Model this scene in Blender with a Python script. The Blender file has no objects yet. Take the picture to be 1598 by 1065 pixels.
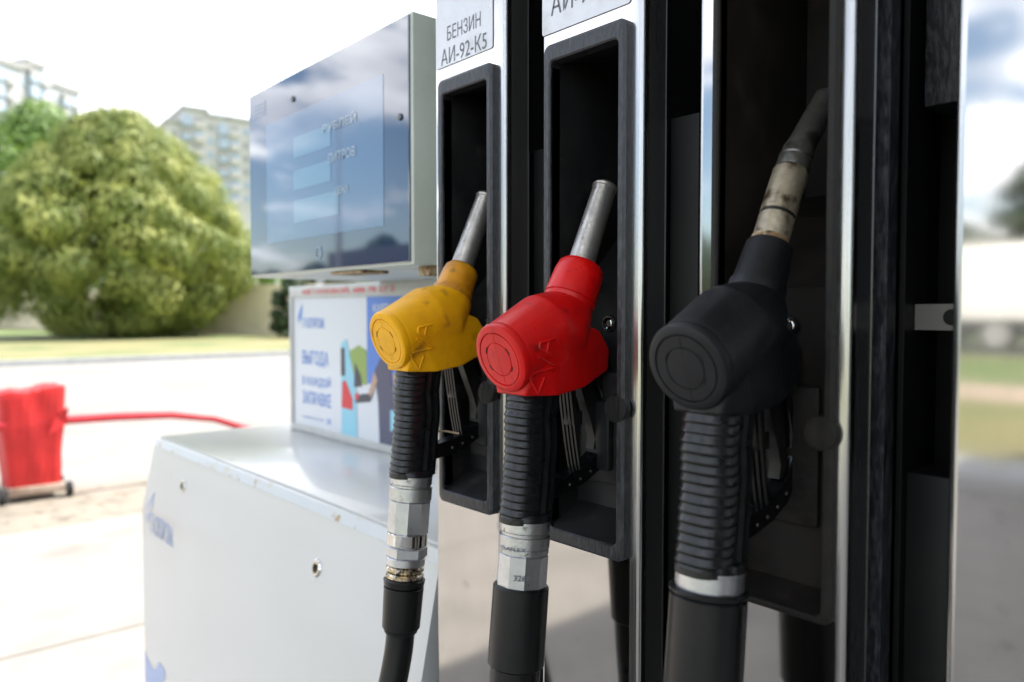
import bpy, bmesh, math, random
from mathutils import Vector, Matrix
from mathutils.bvhtree import BVHTree
R = math.radians
random.seed(7)
scene = bpy.context.scene
C = scene.collection
H = 1.2            # height of the lens above the forecourt; all z below are relative to the lens

# ------------------------------------------------------------------ camera
cd = bpy.data.cameras.new('camera'); cam = bpy.data.objects.new('camera', cd); C.objects.link(cam)
cam.location = (0, 0, H)
cam.rotation_euler = (R(90 - 2.147), 0, R(48.8))
cd.sensor_width = 36; cd.lens = 27.03
cd.clip_start = .02; cd.clip_end = 2000
cd.dof.use_dof = True; cd.dof.focus_distance = .76; cd.dof.aperture_fstop = 3.6
cd.dof.aperture_blades = 7
scene.camera = cam
scene.render.resolution_x = 1024; scene.render.resolution_y = 682

# ------------------------------------------------------------------ sky, sun
SUN_EL, SUN_AZ = 55, 8          # azimuth clockwise from +Y
w = bpy.data.worlds.new('World'); scene.world = w; w.use_nodes = True
nt = w.node_tree; nt.nodes.clear()
N = nt.nodes.new; L = nt.links.new
out = N('ShaderNodeOutputWorld'); bg = N('ShaderNodeBackground'); bg.inputs[1].default_value = .11
sky = N('ShaderNodeTexSky'); sky.sky_type = 'NISHITA'; sky.sun_disc = False
sky.sun_elevation = R(SUN_EL); sky.sun_rotation = R(SUN_AZ)
sky.air_density = 1.1; sky.dust_density = .8; sky.ozone_density = 1.5
tc = N('ShaderNodeTexCoord'); mp = N('ShaderNodeMapping'); mp.inputs['Scale'].default_value = (1, 1, 2.6)
mp.inputs['Location'].default_value = (3.1, 1.7, .55)
n1 = N('ShaderNodeTexNoise'); n1.inputs['Scale'].default_value = 3.6; n1.inputs['Detail'].default_value = 9; n1.inputs['Roughness'].default_value = .56
cr = N('ShaderNodeValToRGB'); cr.color_ramp.elements[0].position = .49; cr.color_ramp.elements[1].position = .56
n2 = N('ShaderNodeTexNoise'); n2.inputs['Scale'].default_value = 5.5; n2.inputs['Detail'].default_value = 6
cc = N('ShaderNodeValToRGB'); cc.color_ramp.elements[0].position = .36; cc.color_ramp.elements[1].position = .62
cc.color_ramp.elements[0].color = (7.0, 7.3, 8.0, 1); cc.color_ramp.elements[1].color = (15, 15.2, 15.6, 1)
mx = N('ShaderNodeMix'); mx.data_type = 'RGBA'
dp = N('ShaderNodeVectorMath'); dp.operation = 'DOT_PRODUCT'; dp.inputs[1].default_value = (-.45, .85, .1)   # more cloud towards the sun's side
ad_ = N('ShaderNodeMath'); ad_.operation = 'MULTIPLY_ADD'; ad_.inputs[1].default_value = .27
mxn = N('ShaderNodeMath'); mxn.operation = 'SUBTRACT'; mxn.use_clamp = True; mxn.inputs[1].default_value = .15
L(tc.outputs['Generated'], dp.inputs[0]); L(dp.outputs['Value'], mxn.inputs[0]); L(mxn.outputs[0], ad_.inputs[0]); L(n1.outputs[0], ad_.inputs[2])
L(tc.outputs['Generated'], mp.inputs[0]); L(mp.outputs[0], n1.inputs['Vector']); L(mp.outputs[0], n2.inputs['Vector'])
L(ad_.outputs[0], cr.inputs[0]); L(n2.outputs[0], cc.inputs[0])
L(cr.outputs[0], mx.inputs['Factor']); L(sky.outputs[0], mx.inputs['A']); L(cc.outputs[0], mx.inputs['B'])
L(mx.outputs['Result'], bg.inputs[0]); L(bg.outputs[0], out.inputs[0])
sd = bpy.data.lights.new('sun', 'SUN'); sd.energy = 4.2; sd.angle = R(.53); sd.color = (1, .95, .87)
sun = bpy.data.objects.new('sun', sd); C.objects.link(sun)
dv = Vector((math.sin(R(SUN_AZ)) * math.cos(R(SUN_EL)), math.cos(R(SUN_AZ)) * math.cos(R(SUN_EL)), math.sin(R(SUN_EL))))
sun.rotation_euler = dv.to_track_quat('Z', 'Y').to_euler(); sun.location = (3, 10, 20)
scene.view_settings.view_transform = 'Standard'; scene.view_settings.look = 'None'
scene.view_settings.gamma = 1; scene.view_settings.exposure = 1.22
scene.cycles.max_bounces = 10; scene.cycles.glossy_bounces = 6

# ------------------------------------------------------------------ materials
def mat(name, col, rough=.5, metal=0, col2=None, nscale=20, npos=(.4, .65), bump=0, bscale=80, stretch=None,
        rvar=0, coat=0, spec=.5, trans=None, col3=None, n3scale=5, n3pos=(.55, .7), detail=6, coatrough=.03):
    m = bpy.data.materials.new(name); m.use_nodes = True
    t = m.node_tree; p = t.nodes['Principled BSDF']; A = t.nodes.new; K = t.links.new
    p.inputs['Base Color'].default_value = (*col, 1); p.inputs['Roughness'].default_value = rough
    p.inputs['Metallic'].default_value = metal; p.inputs['Specular IOR Level'].default_value = spec
    p.inputs['Coat Weight'].default_value = coat; p.inputs['Coat Roughness'].default_value = coatrough
    tc = A('ShaderNodeTexCoord'); mp = A('ShaderNodeMapping'); K(tc.outputs['Object'], mp.inputs[0])
    if stretch: mp.inputs['Scale'].default_value = stretch
    src = None
    if col2 or rvar:
        n = A('ShaderNodeTexNoise'); n.inputs['Scale'].default_value = nscale; n.inputs['Detail'].default_value = detail
        n.inputs['Roughness'].default_value = .62
        K(mp.outputs[0], n.inputs['Vector'])
        if col2:
            r = A('ShaderNodeValToRGB'); r.color_ramp.elements[0].position = npos[0]; r.color_ramp.elements[1].position = npos[1]
            r.color_ramp.elements[0].color = (*col, 1); r.color_ramp.elements[1].color = (*col2, 1)
            K(n.outputs[0], r.inputs[0]); src = r.outputs[0]
        if rvar:
            mr = A('ShaderNodeMapRange'); mr.inputs[1].default_value = .3; mr.inputs[2].default_value = .7
            mr.inputs[3].default_value = max(.01, rough - rvar); mr.inputs[4].default_value = rough + rvar
            K(n.outputs[0], mr.inputs[0]); K(mr.outputs[0], p.inputs['Roughness'])
    if col3:
        n = A('ShaderNodeTexNoise'); n.inputs['Scale'].default_value = n3scale; n.inputs['Detail'].default_value = 8
        K(tc.outputs['Object'], n.inputs['Vector'])
        r = A('ShaderNodeValToRGB'); r.color_ramp.elements[0].position = n3pos[0]; r.color_ramp.elements[1].position = n3pos[1]
        K(n.outputs[0], r.inputs[0])
        x = A('ShaderNodeMix'); x.data_type = 'RGBA'; K(r.outputs[0], x.inputs['Factor'])
        if src: K(src, x.inputs['A'])
        else: x.inputs['A'].default_value = (*col, 1)
        x.inputs['B'].default_value = (*col3, 1); src = x.outputs['Result']
    if src: K(src, p.inputs['Base Color'])
    if bump:
        n = A('ShaderNodeTexNoise'); n.inputs['Scale'].default_value = bscale; n.inputs['Detail'].default_value = 6
        K(mp.outputs[0], n.inputs['Vector'])
        b = A('ShaderNodeBump'); b.inputs['Strength'].default_value = bump; b.inputs['Distance'].default_value = .001
        K(n.outputs[0], b.inputs['Height']); K(b.outputs[0], p.inputs['Normal'])
    if trans:
        o = t.nodes['Material Output']; tr = A('ShaderNodeBsdfTranslucent'); tr.inputs[0].default_value = (*trans, 1)
        if src:
            g = A('ShaderNodeMix'); g.data_type = 'RGBA'; g.inputs['Factor'].default_value = .5
            g.inputs['B'].default_value = (*trans, 1); K(src, g.inputs['A']); K(g.outputs['Result'], tr.inputs[0])
        ms = A('ShaderNodeMixShader'); ms.inputs[0].default_value = .28
        K(p.outputs[0], ms.inputs[1]); K(tr.outputs[0], ms.inputs[2]); K(ms.outputs[0], o.inputs[0])
    return m

M = {}
M['steel'] = mat('mirror_steel', (.55, .535, .52), .07, 1, col2=(.47, .455, .44), nscale=9, npos=(.35, .75), rvar=.03, bump=.04, bscale=14, stretch=(1, 1, .25), col3=(.38, .36, .34), n3scale=34, n3pos=(.64, .82))
M['steel_edge'] = mat('brushed_steel', (.60, .60, .605), .24, 1, col2=(.44, .435, .43), nscale=60, rvar=.08, bump=.35, bscale=110, stretch=(1, 1, .03))
M['steel_side'] = mat('dark_steel_side', (.026, .026, .027), .34, 0, col2=(.045, .043, .040), nscale=16, rvar=.14, bump=.15, bscale=70, stretch=(1, 1, .06), spec=.6, col3=(.07, .062, .05), n3scale=20, n3pos=(.68, .8))
M['plate'] = mat('satin_label_plate', (.62, .62, .64), .34, .35, col2=(.70, .70, .72), nscale=30, rvar=.08, bump=.05, bscale=200, col3=(.48, .47, .45), n3scale=22, n3pos=(.6, .8))
M['ink'] = mat('grey_ink', (.14, .145, .165), .5)
M['bezel'] = mat('worn_black_plastic', (.014, .015, .019), .44, 0, col2=(.085, .088, .10), nscale=230, npos=(.46, .82), rvar=.14, bump=.9, bscale=300, stretch=(1, 1, .35), coat=.08, coatrough=.35, col3=(.05, .045, .04), n3scale=30, n3pos=(.6, .8))
M['bezel_dark'] = mat('darker_black_plastic', (.005, .005, .0058), .45, 0, col2=(.018, .017, .018), nscale=150, npos=(.45, .82), rvar=.12, bump=.8, bscale=260, stretch=(1, 1, .25), spec=.35)  # black plastic in a darker tone than the bezel
M['bezel_grimy'] = mat('grimy_bay_plastic', (.008, .0068, .0062), .6, 0, col2=(.020, .017, .0145), nscale=60, rvar=.12, bump=.6, bscale=160, spec=.28)
M['pocket'] = mat('dusty_pocket_plastic', (.011, .0115, .0125), .5, 0, col2=(.021, .0205, .020), nscale=14, rvar=.14, bump=.3, bscale=60, col3=(.045, .040, .035), n3scale=38, n3pos=(.60, .82), spec=.35)
M['pocket_brown'] = mat('grimy_pocket_plastic', (.010, .0082, .0072), .65, 0, col2=(.021, .016, .0125), nscale=11, rvar=.12, bump=.4, bscale=45, col3=(.034, .026, .020), n3scale=26, n3pos=(.56, .80), spec=.25)
M['void'] = mat('black_cavity_sheet', (.003, .003, .003), .55, 0, col2=(.007, .0065, .006), nscale=10, spec=.3)
M['void2'] = mat('dark_grey_sheet', (.005, .005, .0052), .5, 0, col2=(.010, .0095, .009), nscale=8, spec=.35)
M['yellow'] = mat('yellow_vinyl', (.92, .46, .004), .44, 0, col2=(.74, .33, .004), nscale=24, npos=(.40, .74), rvar=.1, bump=.2, bscale=160, col3=(.38, .16, .015), n3scale=44, n3pos=(.60, .80), spec=.3)
M['yellow_dirty'] = mat('grimy_yellow_vinyl', (.66, .28, .005), .43, 0, col2=(.36, .14, .008), nscale=32, rvar=.1, bump=.2, bscale=160, col3=(.10, .05, .015), n3scale=60, n3pos=(.58, .76))
M['red'] = mat('red_vinyl', (.74, .004, .004), .33, 0, col2=(.52, .003, .004), nscale=16, npos=(.36, .7), rvar=.10, bump=.16, bscale=170, col3=(.20, .008, .008), n3scale=60, n3pos=(.63, .80), spec=.42)
M['black_vinyl'] = mat('black_vinyl', (.0042, .0045, .0060), .46, 0, col2=(.0085, .009, .011), nscale=20, rvar=.12, bump=.25, bscale=150, col3=(.026, .024, .021), n3scale=38, n3pos=(.66, .86), spec=.4)
M['grip'] = mat('black_grip_rubber', (.004, .0042, .005), .34, 0, col2=(.011, .0115, .013), nscale=90, npos=(.45, .8), rvar=.12, bump=.25, bscale=300)
M['rubber'] = mat('hose_rubber', (.0042, .0042, .0048), .33, 0, col2=(.009, .009, .009), nscale=25, rvar=.1, bump=.15, bscale=120, stretch=(1, 1, .15), spec=.4)
M['gloss_black'] = mat('gloss_black_guard', (.004, .004, .0045), .25, 0, rvar=.1, nscale=40, bump=.08, bscale=120)
M['lever'] = mat('worn_trigger_plastic', (.006, .0058, .0055), .36, 0, col2=(.014, .013, .012), nscale=60, rvar=.1, bump=.15, bscale=200, spec=.4)
M['alu'] = mat('worn_aluminium', (.60, .60, .61), .38, 1, col2=(.48, .47, .46), nscale=60, rvar=.1, bump=.3, bscale=260, col3=(.22, .20, .18), n3scale=130, n3pos=(.62, .74))
M['alu_clean'] = mat('machined_aluminium', (.66, .67, .70), .34, 1, col2=(.56, .56, .58), nscale=50, rvar=.08, bump=.15, bscale=240, col3=(.28, .26, .23), n3scale=150, n3pos=(.68, .78))
M['chrome'] = mat('chrome', (.72, .71, .69), .09, 1, col2=(.6, .58, .54), nscale=60, rvar=.05, col3=(.2, .17, .12), n3scale=130, n3pos=(.63, .72))
M['brass'] = mat('grimy_brass_thread', (.62, .47, .26), .25, 1, col2=(.75, .70, .62), nscale=160, npos=(.42, .58), rvar=.12, col3=(.05, .035, .02), n3scale=170, n3pos=(.5, .62))
M['spout'] = mat('worn_spout_metal', (.50, .475, .44), .36, .75, col2=(.38, .355, .33), nscale=40, rvar=.1, bump=.35, bscale=260, col3=(.16, .145, .13), n3scale=90, n3pos=(.62, .78))
M['spout_old'] = mat('stained_spout_metal', (.42, .36, .26), .42, .45, col2=(.24, .20, .14), nscale=38, npos=(.35, .65), rvar=.12, bump=.5, bscale=200, col3=(.06, .038, .018), n3scale=62, n3pos=(.52, .66))
M['rust'] = mat('rusty_metal', (.30, .17, .07), .6, .3, col2=(.5, .42, .28), nscale=120, bump=.4, bscale=200, col3=(.06, .03, .015), n3scale=100, n3pos=(.5, .62))
M['soot'] = mat('sooty_tube', (.10, .098, .088), .40, .5, col2=(.16, .152, .13), nscale=60, rvar=.1, bump=.4, bscale=200, col3=(.035, .032, .027), n3scale=60, n3pos=(.5, .66))
M['white_paint'] = mat('white_cabinet_paint', (.63, .63, .615), .26, 0, col2=(.60, .60, .58), nscale=2, detail=2, coat=.3, coatrough=.06, col3=(.50, .44, .33), n3scale=24, n3pos=(.735, .76))
M['white_worn'] = mat('chipped_cabinet_edge', (.60, .61, .61), .35, 0, col2=(.58, .52, .40), nscale=13, npos=(.54, .66), rvar=.05, coat=.2, coatrough=.15, col3=(.42, .27, .11), n3scale=33, n3pos=(.60, .66))
M['pale_green'] = mat('pale_green_housing', (.62, .67, .60), .42, 0, col2=(.55, .59, .53), nscale=6, rvar=.06, bump=.05, bscale=60, col3=(.50, .28, .06), n3scale=14, n3pos=(.66, .70))
M['grey_seam'] = mat('grey_seam', (.25, .26, .27), .5)
M['glass_navy'] = mat('navy_display_glass', (.006, .026, .085), .05, 0, coat=1, spec=1, coatrough=.01)
M['lcd'] = mat('pale_blue_lcd', (.07, .14, .26), .12, 0, coat=1, spec=.8, coatrough=.01)
M['readout'] = mat('cyan_readout', (.13, .26, .38), .12, 0, coat=1, spec=.8, coatrough=.01)
M['disp_text'] = mat('display_print', (.42, .50, .58), .12, 0, coat=1, spec=.8, coatrough=.01)
M['navy_print'] = mat('dim_display_print', (.12, .20, .32), .2, 0, coat=.8, coatrough=.02)
M['blue_print'] = mat('blue_print', (.10, .24, .62), .4)
M['blue_decal'] = mat('faded_blue_decal', (.30, .40, .66), .35, coat=.2, coatrough=.1)
M['blue_block'] = mat('blue_poster_ink', (.10, .22, .62), .35)
M['white_sheet'] = mat('white_poster_sheet', (.66, .68, .73), .35, coat=.3, coatrough=.08)
M['sign_frame'] = mat('pale_grey_sign_frame', (.50, .51, .50), .4, 0, col2=(.44, .44, .42), nscale=10)
M['red_print'] = mat('red_print', (.65, .05, .06), .4)
M['sky_print'] = mat('pale_blue_ink', (.28, .58, .72), .35)
M['dark_print'] = mat('dark_poster_ink', (.06, .06, .085), .4)
M['overall_print'] = mat('slate_poster_ink', (.09, .09, .15), .4)
M['green_print'] = mat('green_poster_ink', (.28, .38, .10), .4)
M['skin_print'] = mat('tan_poster_ink', (.50, .33, .25), .4)
M['fabric_red'] = mat('red_tarpaulin', (.60, .018, .018), .55, 0, col2=(.48, .014, .016), nscale=6, bump=.4, bscale=20)
M['hose_red'] = mat('red_hose', (.55, .03, .045), .4, 0, col2=(.45, .02, .03), nscale=15)
M['tan_metal'] = mat('tan_painted_metal', (.45, .35, .28), .5, 0, col2=(.3, .2, .14), nscale=12)
M['tyre'] = mat('tyre_rubber', (.02, .02, .02), .8)
M['asphalt'] = mat('asphalt', (.115, .115, .118), .85, 0, col2=(.15, .148, .145), nscale=3, bump=.6, bscale=140, col3=(.09, .09, .09), n3scale=.5)
M['pale_asphalt'] = mat('sun_bleached_asphalt', (.27, .255, .235), .85, 0, col2=(.225, .21, .19), nscale=1.2, bump=.5, bscale=120, col3=(.19, .18, .16), n3scale=.4, n3pos=(.5, .7))
M['rough_asphalt'] = mat('gravelly_asphalt', (.225, .20, .16), .9, 0, col2=(.28, .245, .195), nscale=4, col3=(.15, .13, .095), n3scale=9, n3pos=(.52, .64), bump=.8, bscale=60)
M['slab'] = mat('concrete_slab', (.295, .272, .245), .8, 0, col2=(.25, .232, .208), nscale=4, bump=.4, bscale=90, col3=(.20, .185, .165), n3scale=1.6)
M['joint'] = mat('dirty_joint', (.10, .085, .065), .9)
M['kerb'] = mat('kerb_concrete', (.42, .42, .43), .8, 0, col2=(.35, .35, .35), nscale=5)
M['grass_y'] = mat('dry_grass', (.24, .215, .10), .9, 0, col2=(.19, .19, .075), nscale=1.3, bump=.8, bscale=30, col3=(.12, .155, .05), n3scale=.35, n3pos=(.48, .68))
M['grass_g'] = mat('green_grass', (.10, .16, .05), .9, 0, col2=(.15, .19, .065), nscale=1.1, bump=.8, bscale=30, col3=(.22, .21, .09), n3scale=.3, n3pos=(.5, .65))
M['earth'] = mat('bare_path', (.44, .34, .27), .9, 0, col2=(.37, .29, .22), nscale=2)
M['bark'] = mat('bark', (.09, .065, .045), .9, 0, col2=(.05, .035, .025), nscale=20, bump=.8, bscale=40)
M['leaf_willow'] = mat('willow_leaves', (.16, .21, .04), .6, 0, col2=(.38, .40, .11), nscale=.8, npos=(.45, .62), trans=(.40, .45, .09), detail=2)
M['leaf_green'] = mat('green_leaves', (.11, .20, .035), .55, 0, col2=(.19, .29, .06), nscale=.5, trans=(.34, .50, .09), detail=3)
M['leaf_dark'] = mat('dark_leaves', (.030, .055, .018), .6, 0, col2=(.045, .075, .022), nscale=.6, trans=(.07, .12, .02), detail=3)
M['fence'] = mat('beige_fence_sheet', (.90, .76, .54), .6, 0, col2=(.80, .67, .47), nscale=1.5)
M['fence_post'] = mat('fence_post', (.20, .17, .13), .7)
M['bld_wall'] = mat('hazed_pale_render', (.50, .50, .51), .8, 0, col2=(.44, .44, .455), nscale=.15)  # distance haze painted in: wall colour lightened
M['bld_tan'] = mat('hazed_tan_render', (.60, .565, .54), .8, 0, col2=(.55, .52, .50), nscale=.15)  # tan paled to carry the haze in the colour
M['bld_dark'] = mat('hazed_dark_render', (.38, .37, .36), .8)  # dark parts lifted towards the walls, imitating haze
M['bld_glass'] = mat('hazed_balcony_glass', (.38, .45, .53), .3, 0, coat=.1)  # glass tone kept close to the walls, haze painted into it
M['car_blue'] = mat('blue_car_paint', (.03, .10, .42), .25, 0, coat=1)
M['car_glass'] = mat('car_glass', (.02, .025, .03), .08, 0, coat=.5)
M['white_truck'] = mat('white_truck_side', (.80, .79, .76), .45, 0, col2=(.74, .73, .70), nscale=1.2)
M['dark_truck'] = mat('truck_underframe', (.045, .05, .06), .6)
M['hub'] = mat('truck_wheel_hub', (.40, .40, .39), .4, .3)
M['canopy'] = mat('white_canopy_soffit', (.55, .56, .57), .6)
M['roof_dark'] = mat('dark_roof_sheet', (.05, .05, .055), .6)
M['shed_wall'] = mat('brown_shed_wall', (.20, .15, .11), .8)
M['lamp_grey'] = mat('galvanised_steel', (.22, .22, .23), .5, .5)

# ------------------------------------------------------------------ mesh helpers
class MB:
    def __init__(s): s.v = []; s.f = []; s.mi = []; s.cur = 0
    def add(s, vs, fs):
        o = len(s.v); s.v += [tuple(v) for v in vs]
        for f in fs: s.f.append([i + o for i in f]); s.mi.append(s.cur)
        return s
    def box(s, x0, x1, y0, y1, z0, z1):
        vs = [(x, y, z) for z in (z0, z1) for y in (y0, y1) for x in (x0, x1)]
        return s.add(vs, [(0, 2, 3, 1), (4, 5, 7, 6), (0, 1, 5, 4), (2, 6, 7, 3), (0, 4, 6, 2), (1, 3, 7, 5)])
    def bbox(s, x0, x1, y0, y1, z0, z1, b=.002, seg=2):     # bevelled box
        bm = bmesh.new(); bmesh.ops.create_cube(bm, size=1)
        for v in bm.verts: v.co = Vector(((x0 + x1) / 2 + v.co.x * (x1 - x0), (y0 + y1) / 2 + v.co.y * (y1 - y0), (z0 + z1) / 2 + v.co.z * (z1 - z0)))
        bmesh.ops.bevel(bm, geom=bm.edges[:], offset=b, segments=seg, affect='EDGES', profile=.5)
        return s.frombm(bm)
    def frombm(s, bm):
        bm.verts.index_update()
        s.add([v.co for v in bm.verts], [[v.index for v in f.verts] for f in bm.faces]); bm.free(); return s
    def prism(s, pts, axis, a, b):        # polygon pts in the two other axes, extruded from a to b
        def P(u, v, t): return {'x': (t, u, v), 'y': (u, t, v), 'z': (u, v, t)}[axis]
        n = len(pts); vs = [P(u, v, a) for u, v in pts] + [P(u, v, b) for u, v in pts]
        return s.add(vs, [list(range(n)), list(range(2 * n - 1, n - 1, -1))] + [(i, n + i, n + (i + 1) % n, (i + 1) % n) for i in range(n)])
    def rings(s, rs, cap=True, closed=False):
        n = len(rs[0]); o = [p for r in rs for p in r]; fs = []
        k = len(rs)
        for i in range(k - 1 + (1 if closed else 0)):
            a = i * n; b = ((i + 1) % k) * n
            for j in range(n): fs.append((a + j, a + (j + 1) % n, b + (j + 1) % n, b + j))
        if cap and not closed: fs.append(list(range(n))[::-1]); fs.append([(k - 1) * n + j for j in range(n)])
        return s.add(o, fs)
    def tube(s, pts, rad, seg=16, cap=True):
        pts = [Vector(p) for p in pts]; n = len(pts); rr = rad if isinstance(rad, (list, tuple)) else [rad] * n
        rs = []; up = None
        for i, p in enumerate(pts):
            d = (pts[min(i + 1, n - 1)] - pts[max(i - 1, 0)]).normalized()
            if up is None: up = Vector((1, 0, 0)) if abs(d.x) < .9 else Vector((0, 1, 0))
            up = (up - d * up.dot(d)).normalized(); q = d.cross(up)
            rs.append([p + (up * math.cos(a) + q * math.sin(a)) * rr[i] for a in [2 * math.pi * k / seg for k in range(seg)]])
        return s.rings(rs, cap)
    def lathe(s, c, ax, prof, seg=40, facet=None, cap=True):      # prof: (distance along ax, radius)
        c = Vector(c); d = Vector(ax).normalized(); up = Vector((1, 0, 0)) if abs(d.x) < .9 else Vector((0, 1, 0))
        up = (up - d * up.dot(d)).normalized(); q = d.cross(up); rs = []
        for t, r in prof:
            ring = []
            for k in range(seg):
                a = 2 * math.pi * k / seg; r2 = r
                if facet:
                    st = 2 * math.pi / facet; u = (a % st) - st / 2; r2 = r * math.cos(st / 2) / math.cos(u) * 1.02
                ring.append(c + d * t + (up * math.cos(a) + q * math.sin(a)) * r2)
            rs.append(ring)
        return s.rings(rs, cap)

def place(loc): return Vector(loc) + Vector((0, 0, H))
def base_of(p):
    v = Vector((0, 0, 0))
    while p is not None: v += p.location; p = p.parent
    return v
def thing(name, label, cat, loc=(0, 0, 0), group=None):
    o = bpy.data.objects.new(name, None); C.objects.link(o); o.location = place(loc); o.empty_display_size = .1
    o['label'] = label; o['category'] = cat
    if group: o['group'] = group
    return o
def fin(mb, name, mats, parent=None, smooth=35, label=None, loc=None, mods=None):
    me = bpy.data.meshes.new(name)
    org = base_of(parent)
    o = bpy.data.objects.new(name, me); C.objects.link(o)
    off = Vector((0, 0, 0))
    if loc is not None: off = place(loc) - org; o.location = off
    tot = org + off
    vs = [(v[0] - tot.x, v[1] - tot.y, v[2] + H - tot.z) for v in mb.v]
    me.from_pydata(vs, [], mb.f)
    if not isinstance(mats, (list, tuple)): mats = [mats]
    for m in mats: me.materials.append(m)
    if len(mats) > 1: me.polygons.foreach_set('material_index', mb.mi)
    bm = bmesh.new(); bm.from_mesh(me); bmesh.ops.recalc_face_normals(bm, faces=bm.faces[:]) if mods != 'nonorm' else None; bm.to_mesh(me); bm.free()
    if smooth:
        me.polygons.foreach_set('use_smooth', [True] * len(me.polygons)); me.set_sharp_from_angle(angle=R(smooth))
    me.update()
    if parent: o.parent = parent
    if label: o['label'] = label
    return o
def tag(o, label, cat, group=None, kind=None):
    o['label'] = label; o['category'] = cat
    if group: o['group'] = group
    if kind: o['kind'] = kind
    return o
def struct(mb, name, m, kind='structure', smooth=0):
    o = fin(mb, name, m, None, smooth); o['kind'] = kind; return o

def text2d(s, bold=0):                       # list of verts, faces of a flat text, normalised
    cu = bpy.data.curves.new('t', 'FONT'); cu.body = s; cu.size = 1; cu.offset = bold; cu.resolution_u = 3
    o = bpy.data.objects.new('t', cu); C.objects.link(o)
    dg = bpy.context.evaluated_depsgraph_get(); me = bpy.data.meshes.new_from_object(o.evaluated_get(dg))
    vs = [(v.co.x, v.co.y) for v in me.vertices]; fs = [list(p.vertices) for p in me.polygons]
    bpy.data.objects.remove(o); bpy.data.curves.remove(cu); bpy.data.meshes.remove(me)
    x0 = min(v[0] for v in vs); x1 = max(v[0] for v in vs); y0 = min(v[1] for v in vs); y1 = max(v[1] for v in vs)
    return [((x - x0) / (x1 - x0), (y - y0) / (y1 - y0)) for x, y in vs], fs
def put_text(mb, s, x0, x1, z0, z1, y, bold=0, slant=None):     # text facing -Y on plane y (y may be a function of z)
    vs, fs = text2d(s, bold); yy = y if callable(y) else (lambda z: y)
    mb.add([(x0 + u * (x1 - x0), yy(z0 + v * (z1 - z0)), z0 + v * (z1 - z0)) for u, v in vs], fs)
def poly_y(mb, pts, y, mi=None):
    yy = y if callable(y) else (lambda z: y)
    if mi is not None: mb.cur = mi
    mb.add([(x, yy(z), z) for x, z in pts], [list(range(len(pts)))])

# ------------------------------------------------------------------ ground
def sheet(name, m, x0, x1, y0, y1, lvl, kind='structure'):
    mb = MB(); z = -1.2 + .004 * lvl
    mb.add([(x0, y0, z), (x1, y0, z), (x1, y1, z), (x0, y1, z)], [(0, 1, 2, 3)])
    return struct(mb, name, m, kind)
sheet('ground', M['grass_g'], -900, 900, -900, 900, -3)
sheet('forecourt', M['asphalt'], -4.9, 40, -4.53, 60, 0)
sheet('road', M['pale_asphalt'], -20.1, -4.9, -5.0, 60, 0)
sheet('rough_pavement', M['rough_asphalt'], -5.85, -4.85, -4.5, 14, 1)
mb = MB()
for y0, y1 in ((-4.5, -2.2), (-2.195, 1.9), (1.905, 8)):
    for x0, x1 in ((-4.85, -3.117), (-3.105, 8)):
        mb.add([(x0, y0, -1.192), (x1, y0, -1.192), (x1, y1, -1.192), (x0, y1, -1.192)], [(0, 1, 2, 3)])
struct(mb, 'pavement', M['slab'])
mb = MB(); mb.add([(-4.85, -4.5, -1.194), (8, -4.5, -1.194), (8, 8, -1.194), (-4.85, 8, -1.194)], [(0, 1, 2, 3)])
struct(mb, 'pavement_joint', M['joint'])
sheet('dry_grass_verge', M['grass_y'], -19, 60, -10.6, -5.35, 0)
sheet('footpath', M['earth'], -19, 60, -13.2, -10.6, 1)
sheet('service_road', M['asphalt'], -21, 60, -33, -22.7, 1)
sheet('grass_strip', M['grass_y'], -36, -20.4, -50, 30, 1)
sheet('dirt_path', M['earth'], -42.5, -40, -60, 9.5, 1)
mb = MB(); mb.box(-19.5, 60, -5.35, -4.53, -1.3, -1.09); struct(mb, 'kerb', M['kerb'])
mb = MB(); mb.box(-20.4, -20.15, -60, 60, -1.3, -1.08); struct(mb, 'kerb_far', M['kerb'])
mb = MB(); mb.bbox(-2.25, 3.2, .33, 1.35, -1.3, -1.05, .03, 3); struct(mb, 'pump_island', M['kerb'])

# ------------------------------------------------------------------ canopy over the pumps
cnp = thing('station_canopy', 'white flat canopy roof carried on two posts over the fuel pumps', 'canopy', (4.5, 4.7, -1.2))
mb = MB(); mb.bbox(-1.55, 13, -2.75, 6.2, 3.7, 4.25, .03); fin(mb, 'roof_deck', M['canopy'], cnp)
for x in (-.5, 9.5):
    mb = MB(); mb.bbox(x, x + .35, 4.55, 4.9, -1.2, 3.7, .02); fin(mb, 'post', M['canopy'], cnp)

blocker = thing('side_light_blocker', 'added unseen low grey shop with dark glazed front, under the canopy beyond the pumps', 'building', (9, 1.5, -1.2))  # unseen block added to cut low light from the right
mb = MB(); mb.box(6.2, 12, -2.4, 6, -1.2, 3.4); fin(mb, 'wall', mat('blocker_wall', (.10, .10, .105), .6), blocker)
for i in range(3):
    mb = MB(); mb.bbox(6.14, 6.2, -2.1 + i * 2.7, .3 + i * 2.7, -1.0, 2.2, .02); fin(mb, 'blocker_pane', mat('blocker_glass', (.015, .018, .02), .08), blocker)

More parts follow.
